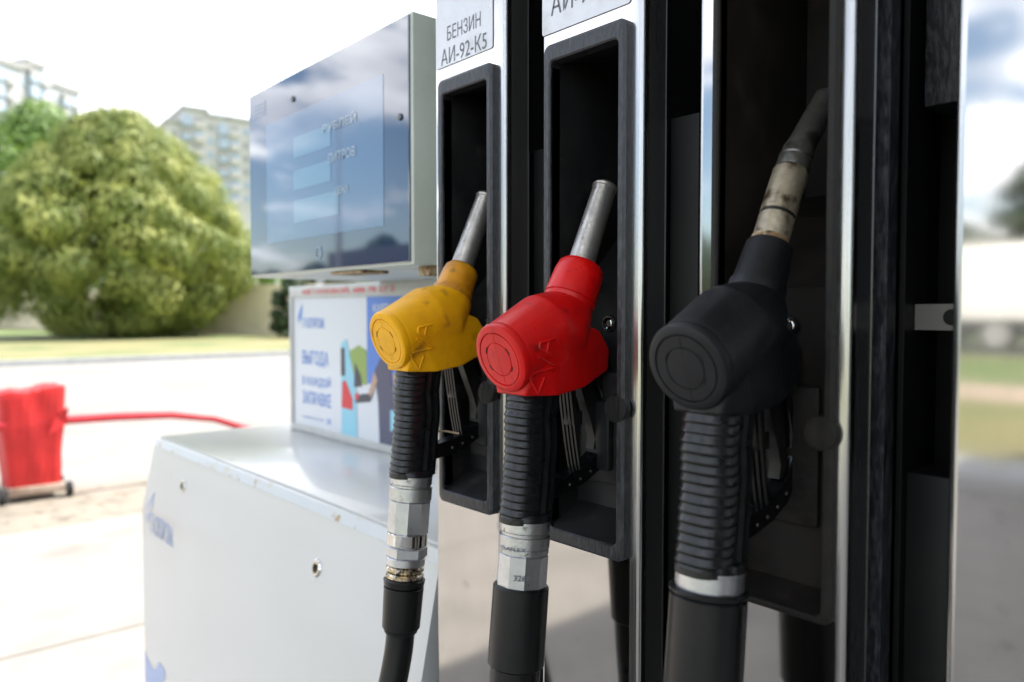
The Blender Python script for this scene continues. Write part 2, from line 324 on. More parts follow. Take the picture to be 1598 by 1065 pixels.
# ------------------------------------------------------------------ the dispenser
disp = thing('fuel_dispenser', 'steel fuel dispenser with black nozzle pockets and a tilted blue price display', 'fuel pump', (-.5, .62, -1.05))
UN = [(-.785, -.651, -.768, -.6645, .006), (-.5925, -.4575, -.5815, -.4710, 0), (-.397, -.2615, -.380, -.2705, 0)]
ZB, ZT = -1.05, .80
FY = .56
def corner(cx, cy, r, a0, a1, n=6): return [(cx + r * math.cos(R(a0 + (a1 - a0) * i / n)), cy + r * math.sin(R(a0 + (a1 - a0) * i / n))) for i in range(n + 1)]
def rrect(x0, x1, z0, z1, r, n=5):
    return corner(x1 - r, z0 + r, r, -90, 0, n) + corner(x1 - r, z1 - r, r, 0, 90, n) + corner(x0 + r, z1 - r, r, 90, 180, n) + corner(x0 + r, z0 + r, r, 180, 270, n)
for ui, (xl, xr, bl, br, dz) in enumerate(UN):
    bz0, bz1 = -.2375 + dz, .2725 + dz
    if ui == 2: bz1 = .36
    # folded steel front: above, below, and the two margins beside the pocket
    holeL, holeR = bl + .004, br - .004
    z0h, z1h = bz0 + .004, bz1 - .004
    mb = MB()
    L_ = [(xl + .0015, FY + .036)] + [(xl + .0055 + .0055 * math.cos(R(a)), FY + .0055 + .0055 * math.sin(R(a))) for a in range(180, 271, 15)]
    R_ = [(xr - .0042 + .0042 * math.cos(R(a)), FY + .0042 + .0042 * math.sin(R(a))) for a in range(-90, 1, 15)] + [(xr, FY + .009)]
    def strip(prof, z0, z1, mb=mb):
        k = len(prof)
        mb.add([(x, y, z0) for x, y in prof] + [(x, y, z1) for x, y in prof], [(i, i + 1, k + i + 1, k + i) for i in range(k - 1)])
    fl, fr_ = L_[-1][0], br + .0012
    strip([(fl, FY), (fr_, FY)], ZB, z0h); strip([(fl, FY), (fr_, FY)], z1h, ZT)
    if holeL > fl: strip([(fl, FY), (holeL, FY)], z0h, z1h)
    pn = fin(mb, 'front_panel', M['steel'], disp, 40)
    mb = MB(); strip(L_, ZB, ZT, mb); fin(mb, 'edge_fold', M['steel_edge'], disp, 50)
    mb = MB(); strip([(fr_ - .007 if False else fr_, FY)] + R_, ZB, ZT, mb); strip([(holeR, FY), (fr_, FY)], z0h, z1h, mb); fin(mb, 'edge_fold', M['steel_edge'], disp, 50)
    # black painted return behind the steel fold and its bright rear lip
    mb = MB(); mb.box(xr - .004, xr - .0003, FY + .009, FY + .0345, ZB, ZT); fin(mb, 'side_panel', M['steel_side'], disp)
    mb = MB(); mb.box(xr - .003, xr + .0003, FY + .0346, FY + .0356, ZB, ZT); fin(mb, 'edge_trim', M['steel_edge'], disp)
    # pocket bezel
    mb = MB(); il, ir, i0, i1 = bl + .0100, br - .0095, bz0 + .0145, bz1 - .0175
    fy = FY - (.009 if ui < 2 else .006)
    if ui == 2: il, ir, i0, i1 = bl + .007, br - .0085, bz0 + .0055, bz1 - .012
    A_ = rrect(bl, br, bz0, bz1, .008); B_ = rrect(bl + .003, br - .003, bz0 + .003, bz1 - .003, .007)
    C_ = rrect(il - .0015, ir + .0015, i0 - .0015, i1 + .0015, .006); D_ = rrect(il, ir, i0, i1, .005)
    mb.rings([[(x, FY + .001, z) for x, z in A_], [(x, fy + .002, z) for x, z in A_], [(x, fy, z) for x, z in B_], [(x, fy, z) for x, z in C_], [(x, fy + .0015, z) for x, z in D_], [(x, FY + .006, z) for x, z in D_]], cap=False)
    bz = fin(mb, 'pocket_bezel', M['bezel' if ui < 2 else 'bezel_grimy'], disp, 30)
    # pocket interior: shallow plate below, deep spout well above
    mb = MB(); y1 = .594; y2 = .70
    prof = [(fy + .004, i0), (y1, i0 + (.022 if ui < 2 else .008)), (y1, .02), (.66, .085), (y2, .11), (y2, i1 + .03), (fy + .004, i1)]
    n = len(prof)
    for i in range(n - 1):
        (ya, za), (yb, zb) = prof[i], prof[i + 1]
        mb.add([(il, ya, za), (ir, ya, za), (ir, yb, zb), (il, yb, zb)], [(0, 1, 2, 3)])
    for x in (il, ir): mb.add([(x, y, z) for y, z in prof], [list(range(n))])
    fin(mb, 'pocket', M['pocket_brown' if ui == 2 else 'pocket'], disp, 0, mods='nonorm')
    # ring bolt on the back plate, round boss on the bezel, nozzle rest
    xc = (-.7185, -.5265, -.3285)[ui]
    mb = MB(); mb.lathe((xc, y1 - .0005, -.0115), (0, -1, 0), [(0, .0085), (.0015, .0085), (.002, .008)], 24)
    fin(mb, 'bolt_recess', M['gloss_black'], disp)
    mb = MB(); mb.lathe((xc, y1 - .002, -.0115), (0, -1, 0), [(0, .0062), (.002, .006), (.0026, .0052), (.0022, .0040), (.0005, .0036)], 24, cap=False)
    fin(mb, 'ring_bolt', M['chrome'], disp)
    mb = MB(); bx = br - .0105
    mb.lathe((bx, fy + .001, -.0915), (0, -1, 0), [(-.006, .0136), (.0002, .0136), (.0012, .0128), (.0015, .011), (.0014, .006), (.0014, .0001)], 36)
    fin(mb, 'round_boss', M['bezel_dark' if ui < 2 else 'bezel_grimy'], disp, 30)
    mb = MB(); mb.bbox(il + .012, ir - .02, .583 if ui < 2 else .588, .594, -.175, -.06, .003)
    if ui < 2: mb.bbox(il + .02, ir - .03, .575, .585, -.16, -.09, .004)
    fin(mb, 'nozzle_rest', M['pocket' if ui < 2 else 'bezel_grimy'], disp)
    # label plate with lettering
    px0, px1 = (xl + .006, xr - .0205) if ui == 0 else (-.5905, -.4720)
    if ui < 2:
        zb = .2965 if ui == 0 else .2868
        mb = MB(); mb.prism(rrect(px0, px1, zb, .56, .003), 'y', FY - .0012, FY + .0005); lp = fin(mb, 'label_plate', M['plate'], disp)
        mb = MB(); e = .0006
        mb.prism(rrect(px0 - e, px1 + e, zb - e, .56 + e, .0035), 'y', FY - .0004, FY + .0004); fin(mb, 'plate_edge', M['ink'], lp)
        mb = MB()
        if ui == 0:
            put_text(mb, 'БЕНЗИН', -.7565, -.6925, .3255, .3430, FY - .0014, .002)
            put_text(mb, 'АИ-92-К5', -.7690, -.6815, .2985, .3175, FY - .0014, .002)
        else:
            put_text(mb, 'БЕНЗИН', -.566, -.495, .336, .357, FY - .0014, .002)
            put_text(mb, 'АИ-95-К5', -.5775, -.479, .3035, .327, FY - .0014, .004)
        fin(mb, 'lettering', M['ink'], lp, 0)
# plain fourth column
mb = MB(); x0, x1 = -.1945, .06
Lp = [(x0, FY + .036)] + [(x0 + .007 + .007 * math.cos(R(a)), FY + .007 + .007 * math.sin(R(a))) for a in range(180, 271, 15)] + [(x1, FY)]
Lp.pop(); k = len(Lp); mb.add([(x, y, ZB) for x, y in Lp] + [(x, y, ZT) for x, y in Lp], [(i, i + 1, k + i + 1, k + i) for i in range(k - 1)])
fin(mb, 'edge_fold', M['steel_edge'], disp, 50)
mb = MB(); mb.add([(Lp[-1][0], FY, ZB), (x1, FY, ZB), (x1, FY, ZT), (Lp[-1][0], FY, ZT)], [(0, 1, 2, 3)]); fin(mb, 'end_panel', M['steel'], disp, 0)
# dark body behind the fronts
mb = MB(); mb.box(-.80, .06, .75, .80, ZB, ZT)
for (xl, xr, bl, br, dz) in UN:
    mb.box(xr - .022, xr - .0095, .5965, .75, ZB, ZT)
mb.box(-.79, -.775, .5965, .75, ZB, ZT)
mb.box(-.186, .06, .5965, .75, ZB, ZT); fin(mb, 'body_frame', M['void'], disp)
mb = MB()
for (xl, xr, bl, br, dz) in UN[:2]:
    mb.prism([(.605, -.9), (.70, -.9), (.70, .165), (.66, .165), (.605, .185)], 'x', xr - .002, xr + .03)
fin(mb, 'inner_cover', M['void2'], disp)
mb = MB(); mb.box(-.2615 - .008, -.2615 + .003, .6135, .630, ZB, ZT); fin(mb, 'inner_post', M['bezel'], disp)
mb = MB(); mb.box(-.262, -.2575, .645, .688, ZB, ZT); fin(mb, 'inner_rail', M['void2'], disp)
mb = MB(); mb.box(-.257, -.19, .664, .668, -.0145, .0065); br_ = fin(mb, 'cross_bracket', mat('dull_bracket', (.20, .19, .175), .5, .5), disp)
mb = MB(); mb.lathe((-.229, .6639, -.004), (0, -1, 0), [(0, .0065), (.0006, .0065), (.0008, .0001)], 20); fin(mb, 'bolt_hole', M['void'], br_)
mb = MB(); mb.bbox(-.257, -.188, .652, .70, -.9, -.130, .002); fin(mb, 'lower_box', M['void2'], disp)
mb = MB(); mb.bbox(-.25, -.188, .655, .72, .163, .6, .002); fin(mb, 'upper_box', M['bezel'], disp)

# display head
hd = fin(MB().bbox(-1.452, -.896, .603, .90, .066, .415, .004), 'display_housing', M['pale_green'], disp, 30)
mb = MB(); mb.bbox(-.905, -.79, .68, .88, -.9, .40, .004); fin(mb, 'display_column', M['pale_green'], disp)
mb = MB(); mb.bbox(-1.447, -.902, .5995, .6035, .0705, .4105, .001, 1); gl = fin(mb, 'display_glass', M['glass_navy'], disp)
mb = MB(); poly_y(mb, [(-1.3695, .1265), (-.967, .1257), (-.9665, .3432), (-1.3695, .3428)], .5991); fin(mb, 'lcd_window', M['lcd'], gl, 0)
mb = MB()
for (a, b, c, d) in ((-1.257, -1.124, .2655, .3005), (-1.258, -1.125, .2105, .2440), (-1.258, -1.100, .1545, .1925)): mb = MB(); poly_y(mb, [(a, c), (b, c), (b, d), (a, d)], .5987); fin(mb, 'readout_window', M['readout'], gl, 0)
mb = MB()
for q in (('РУБЛЕЙ', -1.149, -1.043, .290, .3065), ('ЛИТРОВ', -1.133, -1.046, .2385, .254), ('ЦЕНА', -1.112, -1.068, .184, .198)):
    mb = MB(); put_text(mb, *q, .5981, .01); fin(mb, 'display_lettering', M['disp_text'], gl, 0)
mb = MB()
for i in range(4): poly_y(mb, [(-1.428, .3640 + i * .007), (-1.372, .3640 + i * .007), (-1.372, .3675 + i * .007), (-1.428, .3675 + i * .007)], .5989)
fin(mb, 'corner_mark', M['navy_print'], gl, 0); mb = MB()
mb.lathe((-1.169, .5993, .0975), (0, -1, 0), [(0, .013), (.0005, .013), (.0005, .009), (0, .009)], 6, cap=False)
fin(mb, 'hexagon_mark', M['navy_print'], gl, 0)
for x, z in ((-1.2578, .3674), (-.9228, .2735)):
    mb = MB(); mb.lathe((x, .5995, z), (0, -1, 0), [(0, .0050), (.002, .0050), (.0032, .004), (.0035, .0001)], 20); fin(mb, 'glass_screw', M['lamp_grey'], gl)
for q in ((-1.15, -1.05, .61, .66, .061, .0658), (-.925, -.897, .63, .70, .052, .0658)):
    mb = MB(); mb.bbox(*q, .002); fin(mb, 'rusty_bracket', M['rust'], hd)

# ------------------------------------------------------------------ white cabinet
cab = thing('white_cabinet', 'white painted steel cabinet with two round locks and rust-chipped top edge', 'cabinet', (-1.39, .75, -1.05))
XL, XR = -1.992, -.80
# rounded shell: profile in (y, z)
fr = [(.545, -1.05), (.545, -.479)] + [(.545 + (.576 - .545) * t, -.479 + (.479 - .326) * t) for t in (.33, .66, 1)]
mb = MB(); mb.prism(fr + [(.95, -.326), (.95, -1.05)], 'x', XL, XR)
fin(mb, 'cabinet_shell', M['white_paint'], cab, 30)
def facey(z): return (.545 if z < -.479 else .545 + (z + .479) / .153 * .031) - .0006
mb = MB(); mb.prism([(.5755, -.3258), (.583, -.3105), (.5875, -.3095), (.5875, -.3258)], 'x', XL + .001, XR - .001); fin(mb, 'chipped_edge', M['white_worn'], cab, 30)
mb = MB(); mb.box(XL + .001, XR - .001, .5876, .590, -.3258, -.3105); fin(mb, 'lid_seam', M['grey_seam'], cab)
mb = MB(); mb.bbox(XL - .004, XR, .5902, .953, -.3258, -.305, .003); fin(mb, 'lid', M['white_paint'], cab, 30)
for x, z in ((-1.749, -.3846), (-1.1086, -.4049)):
    y = facey(z)
    mb = MB(); mb.lathe((x, y + .0015, z), (0, -1, .2), [(0, .0145), (.002, .0145), (.004, .012), (.0042, .0085), (.003, .0080), (.003, .0001)], 30); lk = fin(mb, 'lock', M['chrome'], cab, 30)
    mb = MB(); mb.lathe((x, y - .0022, z), (0, -1, .2), [(0, .0068), (.0006, .0068), (.0008, .0001)], 20); mb.box(x - .001, x + .001, y - .0034, y - .002, z - .005, z + .005); fin(mb, 'keyhole', M['void'], lk)
mb = MB()
put_text(mb, 'ГАЗПРОМ', -1.925, -1.765, -.523, -.474, lambda z: facey(z) - .0004, .012)
flame = [(-1.945, -.505), (-1.958, -.485), (-1.955, -.462), (-1.938, -.445), (-1.922, -.425), (-1.926, -.445), (-1.918, -.458), (-1.926, -.470), (-1.938, -.480)]
for i in range(1, len(flame) - 1): mb.add([(x, facey(z) - .0004, z) for x, z in (flame[0], flame[i], flame[i + 1])], [(0, 1, 2)])
fin(mb, 'blue_lettering', M['blue_decal'], cab, 0)
mb = MB(); poly_y(mb, [(-1.990, -1.0), (-1.990, -.83), (-1.955, -.845), (-1.925, -.853), (-1.90, -.842), (-1.875, -.817), (-1.835, -.822), (-1.83, -.835), (-1.86, -.87), (-1.88, -1.0)], .5442)
poly_y(mb, [(-1.80, -1.0), (-1.78, -.85), (-1.70, -.85), (-1.68, -.90), (-1.70, -1.0)], .5442)
fin(mb, 'blue_emblem', M['blue_decal'], cab, 0)

# ------------------------------------------------------------------ advertising board standing on the cabinet
ad = thing('advertising_board', 'framed advertising board standing on the white cabinet under the display', 'sign', (-1.53, .89, -.305))
AL, AR, A0, A1 = -1.892, -1.12, -.305, .066
mb = MB()
mb.bbox(AL, AR, .884, .905, A0, A0 + .018, .002); mb.bbox(AL, AR, .884, .905, A1 - .030, A1, .002)
mb.bbox(AL, AL + .016, .8835, .9055, A0 + .0175, A1 - .0295, .002); mb.bbox(AR - .016, AR, .8835, .9055, A0 + .0175, A1 - .0295, .002)
fin(mb, 'frame', M['sign_frame'], ad, 30)
mb = MB(); mb.box(AL + .012, AR - .012, .889, .900, A0 + .012, A1 - .020); po = fin(mb, 'poster', M['white_sheet'], ad)
mb = MB(); put_text(mb, 'МЕТАНОВОЙ, 688 78 27 2', -1.812, -1.385, .0425, .0605, .8832, .012); fin(mb, 'red_header', M['red_print'], ad, 0)
py = .8885
mb = MB()
put_text(mb, 'ГАЗПРОМ', -1.825, -1.710, -.040, -.014, py, .015); fin(mb, 'blue_lettering', M['blue_print'], po, 0)
mb = MB(); poly_y(mb, [(-1.845, -.028), (-1.85, -.012), (-1.838, .006), (-1.826, .022), (-1.826, .005), (-1.83, -.012)], py); fin(mb, 'flame_emblem', M['blue_print'], po, 0)
for q in (('ВЫГОДА', -1.828, -1.688, -.138, -.096), ('В КАЖДОЙ', -1.829, -1.678, -.188, -.156), ('ЗАПРАВКЕ', -1.829, -1.678, -.232, -.199), ('подробности на сайте', -1.829, -1.715, -.270, -.262), ('24', -1.70, -1.68, -.272, -.258)):
    mb = MB(); put_text(mb, *q, py, .015 if q[0][0] != 'п' else 0); fin(mb, 'blue_lettering', M['blue_print'], po, 0)
def PX(*q):   # lengths on the poster measured from its lower left
    return [(a, b) for a, b in q]
mb = MB()
poly_y(mb, PX((-1.508, .034), (-1.20, .034), (-1.20, -.16), (-1.508, -.16)), py, 0)                                   # blue field
poly_y(mb, PX((-1.585, -.155), (-1.51, -.165), (-1.51, -.085), (-1.545, -.075), (-1.585, -.09)), py - .0003, 1)       # greenery
poly_y(mb, PX((-1.626, -.288), (-1.552, -.292), (-1.556, -.17), (-1.60, -.062), (-1.626, -.075)), py - .0006, 2)      # car side
poly_y(mb, PX((-1.626, -.15), (-1.606, -.148), (-1.608, -.082), (-1.626, -.085)), py - .0009, 3)
poly_y(mb, PX((-1.566, -.172), (-1.530, -.168), (-1.535, -.145), (-1.56, -.115)), py - .0009, 3)
poly_y(mb, PX((-1.624, -.224), (-1.572, -.226), (-1.572, -.20), (-1.605, -.158), (-1.620, -.165)), py - .0012, 4)
poly_y(mb, PX((-1.56, -.208), (-1.495, -.200), (-1.48, -.18), (-1.53, -.185), (-1.56, -.196)), py - .0009, 3)
poly_y(mb, PX((-1.56, -.20), (-1.545, -.20), (-1.545, -.185), (-1.56, -.185)), py - .0012, 4)
poly_y(mb, PX((-1.455, -.30), (-1.39, -.30), (-1.395, -.20), (-1.41, -.11), (-1.45, -.10), (-1.475, -.13), (-1.46, -.20)), py - .0012, 5)
poly_y(mb, PX((-1.475, -.13), (-1.50, -.18), (-1.49, -.19), (-1.462, -.15)), py - .0015, 6)
poly_y(mb, PX((-1.40, -.13), (-1.38, -.13), (-1.375, -.21), (-1.39, -.21)), py - .0015, 6)
poly_y(mb, PX((-1.41, -.21), (-1.36, -.21), (-1.36, -.255), (-1.41, -.255)), py - .0018, 2)
poly_y(mb, PX((-1.44, -.10), (-1.405, -.10), (-1.40, -.055), (-1.42, -.04), (-1.44, -.055)), py - .0015, 6)
fin(mb, 'poster_picture', [M['blue_block'], M['green_print'], M['sky_print'], M['dark_print'], M['red_print'], M['overall_print'], M['skin_print']], po, 0)
mb = MB(); put_text(mb, 'КАРТА', -1.48, -1.40, 0.0, .018, py - .0004, .02); fin(mb, 'white_lettering', M['white_sheet'], po, 0)

# ------------------------------------------------------------------ nozzles
def hull(points):
    bm = bmesh.new()
    for p in points: bm.verts.new(p)
    r = bmesh.ops.convex_hull(bm, input=bm.verts[:])
    bmesh.ops.delete(bm, geom=list({e for e in r['geom_unused'] + r['geom_interior'] if isinstance(e, bmesh.types.BMVert)}), context='VERTS')
    return bm
def circ(c, ax, r, n=40, sx=1):
    c = Vector(c); d = Vector(ax).normalized(); u = Vector((1, 0, 0)); q = d.cross(u)
    return [c + u * math.cos(2 * math.pi * i / n) * r * sx + q * math.sin(2 * math.pi * i / n) * r for i in range(n)]
TH = R(19)
AX = Vector((0, math.cos(TH), math.sin(TH)))          # barrel axis, into the pocket
NA = Vector((0, math.sin(R(27)), math.cos(R(27))))    # neck axis
def body_mesh(X, dz):
    c0 = Vector((X, .4545, -.0424 + dz)) + AX * .004
    mb = MB()
    mb.frombm(hull(circ(c0, AX, .0325) + circ(c0 + AX * .004, AX, .0338) + circ(c0 + AX * .035, AX, .0352) + circ((X, .5425, .010 + dz), NA, .0238) + circ((X, .539, .003 + dz), NA, .0268) + circ((X, .507, -.0180 + dz), AX, .0362) + circ((X, .530, -.018 + dz), AX, .034)))
    def at(y, z, w): return [(X - w, y, z + dz), (X + w, y, z + dz)]
    mb.frombm(hull(circ(c0 + AX * .02, AX, .0340) + circ(c0 + AX * .045, AX, .035) + at(.578, -.036, .022) + at(.579, -.058, .020) + at(.564, -.018, .022) + at(.538, -.0725, .026) + at(.500, -.0775, .028) + at(.466, -.0765, .020)))
    mb.frombm(hull(at(.560, -.040, .004) + at(.560, -.062, .004) + at(.5955, -.051, .0025) + at(.5935, -.060, .0025) + at(.575, -.022, .003)))
    o = fin(mb, 'tmp', M['red'], None, 0)
    m1 = o.modifiers.new('r', 'REMESH'); m1.mode = 'VOXEL'; m1.voxel_size = .0010
    m2 = o.modifiers.new('s', 'SMOOTH'); m2.factor = .6; m2.iterations = 14
    dg = bpy.context.evaluated_depsgraph_get(); me = bpy.data.meshes.new_from_object(o.evaluated_get(dg))
    vs = [(v.co.x, v.co.y, v.co.z - H) for v in me.vertices]; fs = [list(p.vertices) for p in me.polygons]
    bpy.data.objects.remove(o); bpy.data.meshes.remove(me)
    r = MB(); r.add(vs, fs); return r

def grip_mesh(X, dz, z0=-.062, z1=-.196, wy=.0262, wx=.0192, ribs=19):
    mb = MB(); rs = []; nz = ribs * 9; na = 72
    zs = [z0, -.080, -.100, -.126, -.155, -.2]; ys = [.4965, .4945, .4915, .4925, .4895, .4850]
    for i in range(nz + 1):
        t = i / nz; z = z0 + (z1 - z0) * t
        for k in range(5):
            if zs[k + 1] <= z <= zs[k]: break
        u = (zs[k] - z) / (zs[k] - zs[k + 1]); u = u * u * (3 - 2 * u) * .5 + u * .5
        yc = ys[k] + (ys[k + 1] - ys[k]) * u
        ph = (t * ribs) % 1
        rib = (ph / .75 if ph < .75 else 1 - (ph - .75) / .25) ** 1.3
        if t > .955 or t < .03: rib = .5
        ring = []
        for j in range(na):
            a = 2 * math.pi * j / na                       # 0 = -Y (front)
            ca, sa = math.cos(a), math.sin(a); e = 2.6
            r = (abs(ca) ** e + abs(sa) ** e) ** (-1 / e)
            aa = abs((a + math.pi) % (2 * math.pi) - math.pi)
            cut = 74 if a < math.pi else 96
            fw = 1 if aa < R(cut) else max(0, 1 - (aa - R(cut)) / R(4))
            off = .0017 * (rib - .5) * fw
            if aa > R(cut + 8) and aa < R(168): off = .0012 * math.cos((aa - R(cut + 8)) / R(168 - cut - 8) * 2 * math.pi * 4) - .0006
            ring.append((X + (wx * r + off) * sa, yc - (wy * r + off) * ca, z + dz - .0018 * math.sin(a) ** 2 * fw * (1 if .03 < t < .955 else 0)))
        rs.append(ring)
    mb.rings(rs); return mb

def path_y(z):   # y of the lower axis for height z
    return .4855 + (z + .19) * .092
def coll(mb, X, dz, z0, z1, r0, r1=None, facet=None, ch=.0008, seg=48):
    r1 = r1 or r0
    c = Vector((X, path_y(z0), z0 + dz)); e = Vector((X, path_y(z1), z1 + dz)); d = e - c; Ln = d.length
    mb.lathe(c, d, [(0, r0 - ch), (ch, r0), (Ln - ch, r1), (Ln, r1 - ch)], seg, facet)

def strokes(segs):
    return segs
# three letters read upwards: Z V A, each as polylines in a (u across, v along) frame
LETTERS = [[(0, 1), (1, 1), (0, 0), (1, 0)]], [[(0, 1), (.5, 0), (1, 1)]], [[(0, 0), (.33, 1), (.67, 1), (1, 0)], [(.18, .42), (.82, .42)]]
def emboss(bvh, X, dz):
    mb = MB()
    o = Vector((X + .05, .4710, -.0735 + dz)); up = Vector((0, .20, 1)).normalized(); rt = Vector((0, 1, -.10)).normalized()
    # text runs along `up`; glyph height runs towards -rt (letters lie on their side)
    for gi, gl in enumerate(LETTERS):
        for pl in gl:
            pts = []
            for (u0, v0), (u1, v1) in zip(pl[:-1], pl[1:]):
                for s in range(9):
                    t = s / 8; pts.append((u0 + (u1 - u0) * t, v0 + (v1 - v0) * t))
            P = []
            for u, v in pts:
                q = o + up * ((gi * 1.12 + u) * .0158) + rt * ((.5 - v) * (.025 if gi == 1 else .016) + (.004 if gi == 1 else 0))
                h = bvh.ray_cast(q, Vector((-1, 0, 0)))
                if h[0] is not None:
                    p = h[0]
                    if not P or (Vector(P[-1]) - p).length > 1e-4: P.append(tuple(p))
            if len(P) > 2: mb.tube(P, .0015, 8)
    return mb

def spiral_end(pts): return pts

def nozzle(X, dz, kind, label, group):
    nz = thing('fuel_nozzle', label, 'fuel nozzle', (X, .4745, -.34 + dz), group)
    vin = {'yellow': M['yellow'], 'red': M['red'], 'black': M['black_vinyl']}[kind]
    bmb = body_mesh(X, dz)
    bvh = BVHTree.FromPolygons([Vector(v) for v in bmb.v], bmb.f)
    cover = fin(bmb, 'body_cover', vin, nz, 60)
    if kind != 'black':
        em = emboss(bvh, X, dz); fin(em, 'embossed_lettering', vin, cover, 40)
    # rear cap with moulded rings
    c0 = Vector((X, .4545, -.0424 + dz)); mb = MB(); D = -AX
    prof = [(-.012, .0325), (-.005, .0336), (-.001, .0334), (.0012, .0322), (.0022, .0300), (.0024, .0265), (.0024, .0262), (.0009, .0258), (.0009, .0252), (.0022, .0248), (.0023, .0165), (.0016, .0162), (.0016, .0157), (.0024, .0154), (.0027, .009), (.0028, .0001)]
    mb.lathe(c0, D, prof, 72, cap=False)
    cap = fin(mb, 'end_cap', vin, nz, 28)
    mb = MB(); q = Vector((0, D.z, -D.y)) * -1; u = Vector((1, 0, 0))
    sm_ = M['black_vinyl'] if kind != 'yellow' else mat('ochre_slot', (.22, .10, .01), .6)
    for s in (-1, 1):                                    # dark slots round the inner ring and a moulding seam
        for a0, a1 in ((22, 40), (-42, -18)):
            P = []
            for i in range(7):
                a = R((0 if s > 0 else 180) + s * (a0 + (a1 - a0) * i / 6)); P.append(c0 + D * .0023 + (u * math.cos(a) + q * math.sin(a)) * .0172)
            mb = MB(); mb.tube(P, .0006, 6); fin(mb, 'cap_slot', sm_, cap)
    mb = MB(); mb.tube([c0 + D * .0021 + q * .0255, c0 + D * .0024 + q * .012, c0 + D * .0026, c0 + D * .0024 - q * .012, c0 + D * .0021 - q * .0255], .00035, 6)
    fin(mb, 'moulding_seam', vin, cap)
    # collar round the spout root
    cm = {'yellow': M['yellow_dirty'], 'red': M['red'], 'black': M['black_vinyl']}[kind]
    mb = MB(); n0 = Vector((X, .5405, .006 + dz)); k = .90 if kind != 'red' else 1
    if kind == 'black': pr = [(0, .0228), (.013, .0224), (.0155, .0208), (.048, .0186), (.0495, .0178), (.0500, .012)]
    elif kind == 'yellow': pr = [(0, .0240), (.008, .0240), (.0115, .0222), (.030, .0212), (.037, .0200), (.041, .0165), (.0415, .010)]
    else: pr = [(0, .0245), (.0060, .0262), (.0066, .0250), (.0074, .0250), (.0080, .0262), (.034, .0248), (.0425, .0232), (.0460, .0200), (.0465, .011)]
    mb.lathe(n0, NA, pr, 56); fin(mb, 'spout_collar', cm, nz, 35)
    # spout
    if kind == 'black':
        b0 = Vector((X, .5612, .050 + dz)); b1 = Vector((X, .5660, .0605 + dz)); b2 = Vector((X, .5945, .113 + dz)); b3 = Vector((X, .606, .1315 + dz)); b4 = Vector((X, .6440, .1730 + dz))
        mb = MB(); mb.tube([b0, b0.lerp(b1, .4)], .0125, 32); sp = mb
        s0 = MB(); s0.tube([b0, b0 + (b2 - b0) * .08], [.0158, .0148], 36); spt = fin(s0, 'rusty_ring', M['rust'], nz)
        s1 = MB(); s1.tube([b0 + (b2 - b0) * .08, b0 + (b2 - b0) * .10, b0 + (b2 - b0) * .36, b0 + (b2 - b0) * .37, b0 + (b2 - b0) * .40, b0 + (b2 - b0) * .41, b0 + (b2 - b0) * .98, b2], [.0138, .0142, .0143, .0134, .0134, .0146, .0143, .0132], 40)
        spt = fin(s1, 'spout', M['spout_old'], nz)
        s2 = MB(); s2.tube([b2, b2.lerp(b3, .1), b3, b3.lerp(b4, .15), b4, b4 + (b4 - b3) * .25], [.0130, .0136, .0128, .0116, .0112, .0110], 40); fin(s2, 'spout_tip', M['soot'], nz)
        s3 = MB(); s3.tube([b2.lerp(b3, .50), b2.lerp(b3, .58)], .0137, 40); fin(s3, 'wire_ring', M['alu'], nz)
        s4 = MB(); s4.tube([b0 + (b2 - b0) * .365, b0 + (b2 - b0) * .405], .0139, 40); fin(s4, 'seal_ring', M['rubber'], nz)
    else:
        b0 = Vector((X, .558, .045 + dz)); b1 = Vector((X, .5955, .1295 + dz)); d = (b1 - b0)
        mb = MB(); mb.tube([b0, b0 + d * .5, b0 + d * .955, b0 + d * .962, b0 + d * .985, b1], [.0134, .0128, .0122, .0132, .0133, .0122], 44)
        spt = fin(mb, 'spout', M['spout'], nz)
        mb = MB(); mb.tube([b1 - d * .01, b1 + d * .012, b1 + d * .03], [.0108, .0104, .0085], 36); fin(mb, 'spout_mouth', mat('olive_tip', (.12, .11, .05), .5, .5), spt)
    # grip, guard, trigger
    zend = -.196 if kind != 'yellow' else -.196
    if kind == 'black': g = grip_mesh(X, dz, z1=-.194, wy=.0285, wx=.0215, ribs=18)
    else: g = grip_mesh(X, dz, z1=zend)
    if kind == 'black': coll(g, X, dz, -.1855, -.1945, .0250, .0256, ch=.0015)
    else: coll(g, X, dz, -.188, -.1965, .0234, .0240, ch=.0015)
    fin(g, 'grip', M['grip'], nz, 50)
    outer = [(.560, -.050), (.5795, -.056), (.589, -.078), (.5955, -.105), (.5975, -.128), (.5935, -.146), (.581, -.160), (.560, -.1705), (.535, -.177), (.505, -.181)]
    inner = [(.505, -.1635), (.532, -.1605), (.556, -.154), (.573, -.145), (.5835, -.134), (.5885, -.120), (.5870, -.104), (.581, -.082), (.572, -.066), (.558, -.062)]
    mb = MB()
    pts = outer + inner; m_ = len(outer)
    for w in (.0085,):
        rs = []
        for (yo, zo), (yi, zi) in zip(outer, inner[::-1]):
            e = .0012
            vo = Vector((0, yo, zo + dz)); vi = Vector((0, yi, zi + dz)); dd = (vi - vo).normalized() * e
            ring = [(X - w + e, *vo[1:]), (X + w - e, *vo[1:]), (X + w, *(vo + dd)[1:]), (X + w, *(vi - dd)[1:]), (X + w - e, *vi[1:]), (X - w + e, *vi[1:]), (X - w, *(vi - dd)[1:]), (X - w, *(vo + dd)[1:])]
            rs.append(ring)
        mb.rings(rs)
    gd = fin(mb, 'trigger_guard', M['gloss_black'], nz, 40)
    mb = MB()
